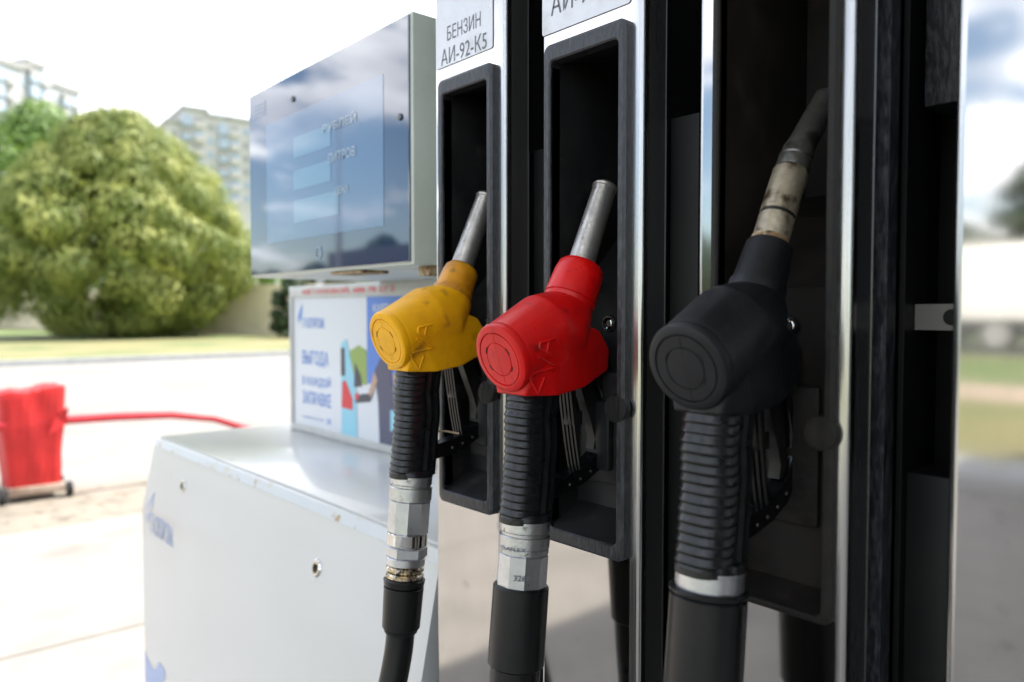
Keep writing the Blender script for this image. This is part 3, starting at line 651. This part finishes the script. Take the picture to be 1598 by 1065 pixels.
    for (y, z) in ((.536, -.1690), (.551, -.1655), (.566, -.1600), (.579, -.1510)):
        mb.lathe((X + .0083, y, z + dz), (1, 0, 0), [(0, .0016), (.0006, .0015), (.0009, .0008), (.0009, .0001)], 12)
    fin(mb, 'rivet', M['alu'], gd)
    mb = MB()
    for i in range(4):
        x = X - .0075 + i * .005
        path = [(.5390, -.066), (.5425, -.095), (.5475, -.130), (.5515, -.152), (.5540, -.163)]
        rs = []
        for (y, z) in path:
            t = (z + .066) / -.097; d2 = .0040 * (1 - .55 * t); wq = .0015
            rs.append([(x - wq * (1 - .3 * t), y - d2, z + dz), (x + wq * (1 - .3 * t), y - d2, z + dz), (x + wq * .6 + (X - x) * .25 * t, y + d2, z + dz), (x - wq * .6 + (X - x) * .25 * t, y + d2, z + dz)])
        mb.rings(rs)
    mb.bbox(X - .008, X + .0065, .5415, .5560, -.112 + dz, -.098 + dz, .001); mb.bbox(X - .007, X + .006, .549, .558, -.166 + dz, -.158 + dz, .001)
    fin(mb, 'trigger', M['lever'], nz, 40)
    mb = MB(); rs = []
    for (y, z, h_) in ((.556, -.058, .009), (.567, -.085, .0085), (.575, -.110, .006), (.5785, -.128, .0035), (.5745, -.139, .0015)):
        rs.append([(X - .005, y - h_, z + dz), (X + .0055, y - h_, z + dz), (X + .0065, y + h_, z + dz), (X - .006, y + h_, z + dz)])
    mb.rings(rs); fin(mb, 'latch', M['lever'], nz, 40)
    # swivel fittings and hose
    if kind == 'red':
        a = MB(); coll(a, X, dz, -.195, -.2065, .0236); coll(a, X, dz, -.2060, -.2100, .0222); coll(a, X, dz, -.2095, -.2205, .0243); coll(a, X, dz, -.2205, -.2265, .0238)
        fin(a, 'swivel_ring', M['alu'], nz)
        a = MB(); coll(a, X, dz, -.2265, -.259, .0237, facet=10, ch=.0012, seg=80); oc = fin(a, 'octagonal_nut', M['alu_clean'], nz, 20)
        vs, fs = text2d('3268', .02); a = MB(); pts = []
        for uu, vv in vs:
            ang = R(47 + (uu - .5) * 34); z = -.246 + vv * .0052
            pts.append((X + math.sin(R(0)) + .0252 * math.sin(ang), path_y(z) - .0252 * math.cos(ang), z + dz))
        a.add(pts, fs); fin(a, 'stamped_lettering', M['ink'], oc, 0)
        vs, fs = text2d('ELAFLEX', .01); a = MB(); pts = []
        for uu, vv in vs:
            ang = R(22 + (uu - .5) * 62); z = -.2195 + vv * .0034
            pts.append((X + .0251 * math.sin(ang), path_y(z) - .0251 * math.cos(ang), z + dz))
        a.add(pts, fs); fin(a, 'stamped_lettering', M['ink'], oc, 0)
        c_, h_, r_, hr = -.256, -.3325, .0268, .0238
        sl = MB(); coll(sl, X, dz, c_, h_, r_ - .0003, r_, ch=.0022); fin(sl, 'hose_sleeve', M['rubber'], nz)
    elif kind == 'yellow':
        a = MB(); coll(a, X, dz, -.195, -.2055, .0233); coll(a, X, dz, -.2050, -.2085, .0218); coll(a, X, dz, -.2080, -.2230, .0240)
        fin(a, 'swivel_ring', M['alu'], nz)
        a = MB(); coll(a, X, dz, -.2230, -.2590, .0237, facet=10, ch=.0012, seg=80); fin(a, 'octagonal_nut', M['alu_clean'], nz, 20)
        a = MB(); coll(a, X, dz, -.2595, -.2735, .0228, facet=None); fin(a, 'chrome_ring', M['chrome'], nz)
        a = MB(); coll(a, X, dz, -.2735, -.2750, .0205); coll(a, X, dz, -.2750, -.2870, .0232, facet=6, ch=.0015, seg=72); coll(a, X, dz, -.2870, -.2955, .0218); fin(a, 'hex_nut', M['alu_clean'], nz, 20)
        a = MB()
        for z in (-.2965, -.3045): coll(a, X, dz, z, z - .0068, .0215, ch=.002)
        fin(a, 'brass_thread', M['brass'], nz)
        c_, h_, r_, hr = -.3105, -.366, .0225, .0160
        sl = MB(); coll(sl, X, dz, c_, c_ - .010, .0236, .0226, ch=.002); coll(sl, X, dz, c_ - .010, h_, .0226, .0213, ch=.0006); coll(sl, X, dz, h_ + .002, h_ - .006, .0205, .0185, ch=.001)
        fin(sl, 'hose_cuff', M['rubber'], nz)
        a = MB(); a.tube([(X - .012, .512, -.150 + dz), (X + .002, .531, -.150 + dz), (X + .012, .543, -.153 + dz)], .0012, 8); fin(a, 'cable_tie', mat('tan_tie', (.5, .38, .25), .6), nz)
    else:
        a = MB(); coll(a, X, dz, -.192, -.2105, .0252, ch=.0012); coll(a, X, dz, -.1925, -.1955, .0258, ch=.0006); fin(a, 'chrome_ring', M['alu_clean'], nz)
        c_, h_, r_, hr = -.207, -.330, .0287, .0250
        sl = MB(); coll(sl, X, dz, c_, c_ - .006, .0293, .0291, ch=.002); coll(sl, X, dz, c_ - .006, h_, .0284, .0289, ch=.001); fin(sl, 'hose_sleeve', M['rubber'], nz)
    y0 = path_y(h_); lean = -.10 if kind == 'yellow' else 0
    P = [(X, y0 + .001, h_ + .012 + dz), (X, y0, h_ + dz)]
    if kind == 'yellow': P += [(X, y0 - .004, h_ - .03 + dz), (X, y0 - .014, h_ - .07 + dz), (X, y0 - .03, h_ - .12 + dz)]
    else: P += [(X, y0 - .003, h_ - .03 + dz), (X, y0 - .008, h_ - .07 + dz), (X, y0 - .015, h_ - .12 + dz)]
    zb = -.98; yb = .44
    P += [(X, yb - .03, -.60), (X, yb - .04, -.75), (X + .02, yb - .02, -.90), (X + .05, yb + .02, -.98), (X + .07, yb + .07, -.95), (X + .075, yb + .12, -.90)]
    # smooth the hose path
    Q = []
    V_ = [Vector(p) for p in P]
    for i in range(len(V_) - 1):
        p0 = V_[max(i - 1, 0)]; p1 = V_[i]; p2 = V_[i + 1]; p3 = V_[min(i + 2, len(V_) - 1)]
        for s in range(6):
            t = s / 6; Q.append(.5 * ((2 * p1) + (p2 - p0) * t + (2 * p0 - 5 * p1 + 4 * p2 - p3) * t * t + (3 * p1 - p0 - 3 * p2 + p3) * t ** 3))
    Q.append(V_[-1])
    a = MB(); a.tube(Q, hr, 36); fin(a, 'hose', M['rubber'], nz)
    return nz
G = 'fuel nozzles hanging in the pockets'
nozzle(-.7265, .011, 'yellow', 'yellow fuel nozzle with grimy collar hanging in the pocket beside the white cabinet', G)
nozzle(-.5345, 0, 'red', 'red fuel nozzle hanging in the middle pocket between the yellow and black ones', G)
nozzle(-.3295, .003, 'black', 'black fuel nozzle with stained spout, nearest the lens', G)

# ------------------------------------------------------------------ red covered cart with the red hose
cart = thing('covered_cart', 'small wheeled cart under a creased red tarpaulin cover on the sunny pavement', 'cart', (-5.75, .915, -1.2))
mb = MB(); rs = []
for i, (z, sx, sy) in enumerate(((-1.105, .155, .150), (-1.0, .160, .157), (-.9, .163, .163), (-.8, .168, .172), (-.72, .172, .182), (-.62, .168, .178), (-.53, .165, .182), (-.495, .160, .178), (-.492, .10, .10))):
    ring = []
    for j in range(40):
        a = 2 * math.pi * j / 40; e = 9; ca, sa = math.cos(a), math.sin(a); r = (abs(ca) ** e + abs(sa) ** e) ** (-1 / e)
        wv = 1 + .02 * math.sin(3 * a + i * .8) + .012 * math.sin(9 * a + i * .7) + random.uniform(-.008, .008)
        zz = z + (.020 * math.sin(a) + .020 * abs(math.sin(2 * a)) - .012) * (1 if z > -.6 else 0) + (.006 * random.uniform(-1, 1) if 0 < i < 8 else 0)
        ring.append((-5.79 + sx * r * ca * wv, .915 + sy * r * sa * wv, zz))
    rs.append(ring)
mb.rings(rs); o = fin(mb, 'tarpaulin_cover', M['fabric_red'], cart, 0)
mb = MB(); mb.add([(-5.60, 1.03, -.66), (-5.585, 1.10, -.60), (-5.58, 1.085, -.72), (-5.57, .98, -.775)], [(0, 1, 2, 3)]); fin(mb, 'loose_flap', M['fabric_red'], cart, 0)
mb = MB(); mb.bbox(-5.93, -5.62, .765, 1.075, -1.155, -1.10, .006); fin(mb, 'base_frame', M['tan_metal'], cart)
for (x, y) in ((-5.64, .735), (-5.64, 1.105), (-5.92, .735), (-5.92, 1.105)):
    mb = MB(); mb.lathe((x, y - .018, -1.148), (0, 1, 0), [(0, .035), (.004, .050), (.032, .050), (.036, .035)], 24); wh = fin(mb, 'wheel', M['tyre'], cart)
    mb = MB(); mb.lathe((x, y - .021, -1.148), (0, 1, 0), [(0, .018), (.042, .018)], 16); fin(mb, 'hub', M['tan_metal'], wh)
hs = MB(); P = [(-5.66, -.9, -1.17), (-5.66, -.35, -1.0), (-5.65, .1, -.82), (-5.65, .5, -.735), (-5.65, .73, -.705)]
P2 = [(-5.65, 1.07, -.70), (-5.65, 1.4, -.705), (-5.65, 1.75, -.722), (-5.65, 2.05, -.775), (-5.65, 2.35, -.90), (-5.65, 2.65, -1.08), (-5.65, 2.9, -1.17)]
hs.tube(P + [(-5.65, .9, -.695)] + P2, .029, 14)
tag(fin(hs, 'red_hose', M['hose_red'], None), 'long red hose arching over the pavement through the covered cart', 'hose')

# ------------------------------------------------------------------ trees
def tree(name, label, x, y, hgt, rad, leafm, n_lobe=60, per=170, leaf=.22, trunk_h=1.6, squash=1.0, group=None, low=.16, droop=0, prof=None):
    t = thing(name, label, 'tree', (x, y, -1.2), group)
    mb = MB(); g = -1.2
    rt = max(.12, rad * .06)
    mb.tube([(x, y, g - .05), (x + .05, y, g + hgt * .15), (x - .05, y + .05, g + hgt * .35), (x, y, g + hgt * .62)], [rt * 1.4, rt, rt * .8, rt * .3], 10)
    for i in range(6):
        a = i * 1.05 + random.random(); h0 = hgt * (.12 + .05 * i)
        mb.tube([(x, y, g + h0), (x + math.cos(a) * rad * .35, y + math.sin(a) * rad * .35, g + h0 + hgt * .15), (x + math.cos(a) * rad * .65, y + math.sin(a) * rad * .65, g + h0 + hgt * .26)], [rt * .6, rt * .4, rt * .12], 7)
    fin(mb, 'trunk', M['bark'], t)
    vs = []; fs = []
    for i in range(n_lobe):
        # lobe centre on the crown's outer shell
        u = (i + .5) / n_lobe; zf = low + (1 - low) * (u ** .85); a = i * 2.39996 + random.uniform(-.3, .3)
        if prof:
            for k in range(len(prof) - 1):
                if prof[k][0] <= zf <= prof[k + 1][0]: break
            q = (zf - prof[k][0]) / (prof[k + 1][0] - prof[k][0]); rr = prof[k][1] + (prof[k + 1][1] - prof[k][1]) * q
        else: rr = math.sin(math.pi * min(1, max(0, (zf - low * .4) / (1 - low * .4)) * .93 + .07)) ** .6
        lr = rad * (random.uniform(.13, .215) if prof else random.uniform(.19, .30))
        rad_c = max(0, rad * rr - lr * .8) * (random.uniform(.84, 1.04) if random.random() < (.86 if prof else .75) else random.random() * .7)
        cx, cy, cz = x + math.cos(a) * rad_c, y + math.sin(a) * rad_c, g + hgt * zf * squash - lr * .7
        for k in range(per):
            p = Vector((random.gauss(0, 1), random.gauss(0, 1), random.gauss(0, 1))).normalized()
            d = lr * random.uniform(.84, 1.08) * (1 + .12 * math.sin(5 * p.x + i) * math.sin(4 * p.z + 2 * i))
            c = Vector((cx, cy, cz)) + Vector((p.x * d, p.y * d, p.z * d * (.8 if not droop else .95)))
            if c.z < g + .1: continue
            nrm = (p + Vector((random.uniform(-.28, .28), random.uniform(-.28, .28), random.uniform(-.2, .3)))).normalized()
            e1 = nrm.cross(Vector((0, 0, 1))).normalized(); e2 = nrm.cross(e1); s = leaf * random.uniform(.6, 1.3)
            o = len(vs); w_ = s * .6; l_ = s * (1.25 if droop else .8)
            vs += [c - e1 * w_, c - e2 * l_ * .9 + e1 * w_ * .2, c + e1 * w_, c + e2 * l_]; fs.append((o, o + 1, o + 2, o + 3))
    m2 = MB(); m2.add(vs, fs); fin(m2, 'crown', leafm, t, 0, mods='nonorm')
    return t
def far(px, d, f=1200.):          # a point on the ground seen under column px, d metres along the view (survey helper)
    s, c = math.sin(R(48.8)), math.cos(R(48.8)); r = (px - 799) / f * d
    return (-s * d + c * r, c * d + s * r)
x, y = far(192, 38)
tree('willow_tree', 'large rounded yellow-green willow in front of the beige fence', x, y, 11.0, 6.6, M['leaf_willow'], 210, 560, .105, droop=1,
     prof=[(0, .40), (.10, .44), (.19, .58), (.26, .88), (.35, 1.0), (.5, .96), (.62, .85), (.75, .68), (.88, .47), (.96, .32), (1.0, .2)], low=.05)
x, y = far(70, 62); tree('broadleaf_tree', 'bright green tree behind the willow under the pale apartment block', x, y, 18.0, 9.0, M['leaf_green'], 110, 320, .22, group='green trees behind the willow')
x, y = far(-110, 64); tree('broadleaf_tree', 'bright green tree at the left edge of the photo behind the willow', x, y, 17.5, 7.5, M['leaf_green'], 80, 150, .32, group='green trees behind the willow')
for i, (px, d, h, r_, m_, lb) in enumerate(((457, 36, 2.9, 1.15, 'leaf_dark', 'dark green conical bush right of the beige fence behind the sign'), (505, 50, 5.0, 2.4, 'leaf_dark', 'dark tree over the fence above the left half of the advertising board'),
        (425, 54, 4.9, 2.4, 'leaf_green', 'small green tree over the fence just right of the willow'),
        (560, 52, 5.2, 2.6, 'leaf_green', 'green tree over the fence behind the middle of the advertising board'), (625, 50, 5.2, 2.6, 'leaf_green', 'green tree over the fence behind the right end of the advertising board'))):
    x, y = far(px, d); tree('bush' if i == 0 else 'broadleaf_tree', lb, x, y, h, r_, M[m_], 40, 120, .16, low=.02)
# trees across the service road, seen in the polished steel and the display glass
refl = [(-13.0, -50, 10.6, 3.4, 'leaf_dark', 'tall dark tree across the road mirrored highest in the right steel panel'), (-17.5, -50, 6.8, 4.4, 'leaf_dark', 'dark tree across the road behind the white truck'), (-6, -45, 9.5, 4.2, 'leaf_green', 'green tree across the road right of the tallest one'),
        (-25, -46, 6.4, 4.0, 'leaf_dark', 'low dark tree left of the white truck across the road'), (-31, -42, 6.6, 4.0, 'leaf_dark', 'low dark tree across the road near the street lamp'),
        (-43, -38, 7.0, 4.2, 'leaf_green', 'green tree beyond the street lamp mirrored in the display'), (-55, -33, 7.6, 4.2, 'leaf_dark', 'dark tree far off mirrored low in the display glass'), (6, -46, 9, 4.5, 'leaf_green', 'green tree across the road at the far right')]
refl += [(-60, -38, 6.4, 4.2, 'leaf_dark', 'dark tree nearest the lamp in the row beyond the dirt verge'), (-68, -37, 6.0, 4.4, 'leaf_dark', 'second dark tree of the far row mirrored in the display'), (-77, -38, 6.6, 4.6, 'leaf_dark', 'middle dark tree of the far row mirrored in the display'),
         (-86, -37, 6.1, 4.4, 'leaf_dark', 'last but one dark tree of the far row mirrored in the display'), (-95, -38, 6.5, 4.6, 'leaf_dark', 'last dark tree at the far end of the row mirrored in the display'),
         (-21, -50, 6.3, 4.5, 'leaf_green', 'low green tree left of the gap behind the truck'), (-10, -50, 6.6, 4.5, 'leaf_green', 'low green tree behind the truck cab')]
for x, y, h, r_, m_, lb in refl: tree('broadleaf_tree', lb, x, y, h, r_, M[m_], 50, 110, .34, low=.05, group='trees across the service road')

# ------------------------------------------------------------------ fence
def fence(px0, d0, px1, d1, n, name, label):
    a = Vector((*far(px0, d0), 0)); b = Vector((*far(px1, d1), 0)); t = thing(name, label, 'fence', (a.x, a.y, -1.2))
    d = (b - a); u = d.normalized(); nn = Vector((-u.y, u.x, 0)); L_ = d.length
    mb = MB(); k = int(L_ / .15); top = []
    for i in range(k + 1):
        p = a + d * i / k + nn * (.03 if i % 2 else 0)
        mb.v += [(p.x, p.y, -1.2), (p.x, p.y, 1.42)]
    for i in range(k): mb.f.append([2 * i, 2 * i + 2, 2 * i + 3, 2 * i + 1]); mb.mi.append(0)
    fin(mb, 'corrugated_sheet', M['fence'], t)
    for i in range(n + 1):
        p = a + d * i / n - nn * .05
        mb = MB(); mb.box(p.x - .05, p.x + .05, p.y - .05, p.y + .05, -1.2, 1.46); fin(mb, 'fence_post', M['fence_post'], t)
fence(720, 37, 300, 41, 11, 'metal_fence', 'beige sheet metal fence standing right of the willow')
fence(300, 41.2, -120, 70, 14, 'metal_fence', 'beige sheet metal fence running off behind the willow and the blue car')

# ------------------------------------------------------------------ apartment blocks
def block(label, pl, dl, pr, dr, ztop, bays, floors, wallm, segs, seed):
    random.seed(seed)
    a = Vector((*far(pl, dl), 0)); b = Vector((*far(pr, dr), 0)); t = thing('apartment_block', label, 'building', (a.x, a.y, -1.2))
    u = (b - a).normalized(); nn = Vector((-u.y, u.x, 0)); L_ = (b - a).length
    if nn.dot(a) < 0: nn = -nn
    def P(s, dep, z): q = a + u * s + nn * dep; return (q.x, q.y, z)
    def bx(mb, s0, s1, d0, d1, z0, z1):
        mb.add([P(s, d, z) for z in (z0, z1) for d in (d0, d1) for s in (s0, s1)], [(0, 2, 3, 1), (4, 5, 7, 6), (0, 1, 5, 4), (2, 6, 7, 3), (0, 4, 6, 2), (1, 3, 7, 5)])
    mb = MB()
    for f0, f1, zt in segs: bx(mb, L_ * f0, L_ * f1, 0, 16, -1.2, zt)
    fin(mb, 'wall', wallm, t)
    mb = MB()
    for f0, f1, zt in segs: bx(mb, L_ * f0 - .3, L_ * f1 + .3, -.5, 16.2, zt - .6, zt + .3)
    fin(mb, 'roof', M['bld_dark'], t)
    fh = 3.1; bw = L_ / bays
    for k in range(floors):
        for i in range(bays):
            fc = (i + .5) / bays; zt = [z for f0, f1, z in segs if f0 <= fc <= f1][0]
            z = zt - 1.2 - fh * (k + 1)
            if i % 3 == 1 or i % 3 == 2:
                mb = MB(); bx(mb, bw * i + .25, bw * (i + 1) - .25, -1.1, 0, z, z + 1.1); bl_ = fin(mb, 'balcony', M['bld_glass'] if (i % 3 == 1) else wallm, t, 0)
                mb = MB(); bx(mb, bw * i + .35, bw * (i + 1) - .35, -.9 if i % 3 == 1 else -.08, -.02, z + 1.12, z + 2.5); fin(mb, 'window', M['bld_glass'] if random.random() < .75 else M['bld_dark'], bl_, 0)
            else:
                mb = MB(); bx(mb, bw * i + bw * .25, bw * i + bw * .75, -.08, -.01, z + .7, z + 2.2); fin(mb, 'window', M['bld_glass'] if random.random() < .5 else M['bld_dark'], t, 0)
block('pale grey apartment block with blue balconies rising behind the trees at far left', -90, 140, 131, 171, 47, 12, 5, M['bld_wall'],
      [(0, .55, 49.5), (.55, .60, 50), (.60, .72, 51.3), (.72, 1, 48.5)], 3)
block('tan stepped apartment tower between the willow and the display', 266, 172, 430, 186, 42, 9, 6, M['bld_tan'],
      [(0, .14, 42.6), (.14, .36, 46), (.36, .56, 45), (.56, 1, 45)], 5)

# ------------------------------------------------------------------ blue car by the fence
def car(label, x, y, ang):
    t = thing('parked_car', label, 'car', (x, y, -1.2)); ca, sa = math.cos(ang), math.sin(ang)
    def T(mb): mb.v = [(x + p[0] * ca - p[1] * sa, y + p[0] * sa + p[1] * ca, p[2] - 1.2) for p in mb.v]; return mb
    prof = [(-2.15, .35), (-2.2, .75), (-2.0, .95), (-1.3, 1.02), (1.0, .98), (1.9, .85), (2.15, .65), (2.15, .35)]
    mb = MB(); mb.prism(prof, 'y', -.85, .85); fin(T(mb), 'body', M['car_blue'], t, 30)
    mb = MB(); rs = []
    for yv, k in ((-.8, 0), (-.62, 1), (.62, 1), (.8, 0)):
        pass
    mb.add([(-1.6, -.8, 1.0), (1.0, -.8, .98), (1.0, .8, .98), (-1.6, .8, 1.0), (-1.2, -.62, 1.42), (.35, -.62, 1.44), (.35, .62, 1.44), (-1.2, .62, 1.42)], [(0, 1, 5, 4), (1, 2, 6, 5), (2, 3, 7, 6), (3, 0, 4, 7)])
    fin(T(mb), 'window', M['car_glass'], t, 0)
    mb = MB(); mb.bbox(-1.25, .4, -.64, .64, 1.41, 1.47, .02); fin(T(mb), 'roof', M['car_blue'], t)
    for wx in (-1.35, 1.35):
        for wy in (-.88, .72):
            mb = MB(); mb.lathe((wx, wy, .33), (0, 1, 0), [(0, .26), (.02, .33), (.14, .33), (.16, .26)], 20); wh = fin(T(mb), 'wheel', M['tyre'], t)
            mb = MB(); mb.lathe((wx, wy - .01, .33), (0, 1, 0), [(0, .18), (.18, .18)], 14); fin(T(mb), 'rim', M['hub'], wh)
x, y = far(68, 60); car('blue car parked by the fence, half hidden behind the willow', x, y, R(40))

# ------------------------------------------------------------------ truck, lamp and shed behind the photographer (mirrored in steel and glass)
tr = thing('box_truck', 'long white box truck on the service road, mirrored in the right steel panel', 'truck', (-7, -26, -1.2))
mb = MB(); mb.bbox(-14.5, -.5, -27.2, -24.7, -.25, 2.05, .05); fin(mb, 'cargo_box', M['white_truck'], tr)
mb = MB(); mb.box(-14.2, .9, -26.9, -25.0, -.75, -.252); mb.box(-12.5, -8.6, -24.95, -24.85, -1.0, -.30); mb.box(-5.4, -1.5, -24.95, -24.85, -1.0, -.30); fin(mb, 'underframe', M['dark_truck'], tr)
mb = MB(); mb.prism([(-.45, -.7), (1.75, -.7), (1.75, .55), (1.35, 1.5), (-.45, 1.6)], 'y', -27.1, -24.8); cb = fin(mb, 'cab', M['white_truck'], tr)
mb = MB(); mb.prism([(.2, .5), (1.6, .5), (1.3, 1.3), (.2, 1.35)], 'y', -24.795, -24.78); fin(mb, 'side_window', M['car_glass'], cb)
for wx in (-13.4, -7.75, -6.5, .6):
    mb = MB(); mb.lathe((wx, -24.85, -.70), (0, -1, 0), [(0, .38), (.04, .50), (.30, .50), (.34, .38)], 28); wh = fin(mb, 'wheel', M['tyre'], tr)
    mb = MB(); mb.lathe((wx, -24.83, -.70), (0, -1, 0), [(0, .36), (.05, .36), (.06, .16), (.03, .14), (.03, .0001)], 24); fin(mb, 'rim', M['hub'], wh)
lp = thing('street_lamp', 'tall grey street lamp beyond the verge, mirrored in the display glass', 'street lamp', (-27, -13.5, -1.2))
mb = MB(); mb.tube([(-27, -13.5, -1.25), (-27, -13.5, 3), (-27, -13.5, 7.2)], [.16, .11, .07], 12); fin(mb, 'pole', M['lamp_grey'], lp)
mb = MB(); mb.bbox(-27.3, -26.7, -13.65, -13.35, 7.15, 7.35, .04); fin(mb, 'lamp_head', M['lamp_grey'], lp)
sh = thing('low_shed', 'long low building with a dark flat roof near the street lamp', 'building', (-34, -24, -1.2))
mb = MB(); mb.box(-41, -27.5, -27, -21, -1.2, 2.6); fin(mb, 'wall', M['shed_wall'], sh)
mb = MB(); mb.box(-41.4, -27.1, -27.4, -20.6, 2.6, 3.5); fin(mb, 'roof', M['roof_dark'], sh)
for i in range(5):
    mb = MB(); mb.box(-40 + i * 2.5, -38.6 + i * 2.5, -20.98, -20.9, 0, 1.6); fin(mb, 'window', M['car_glass'], sh)
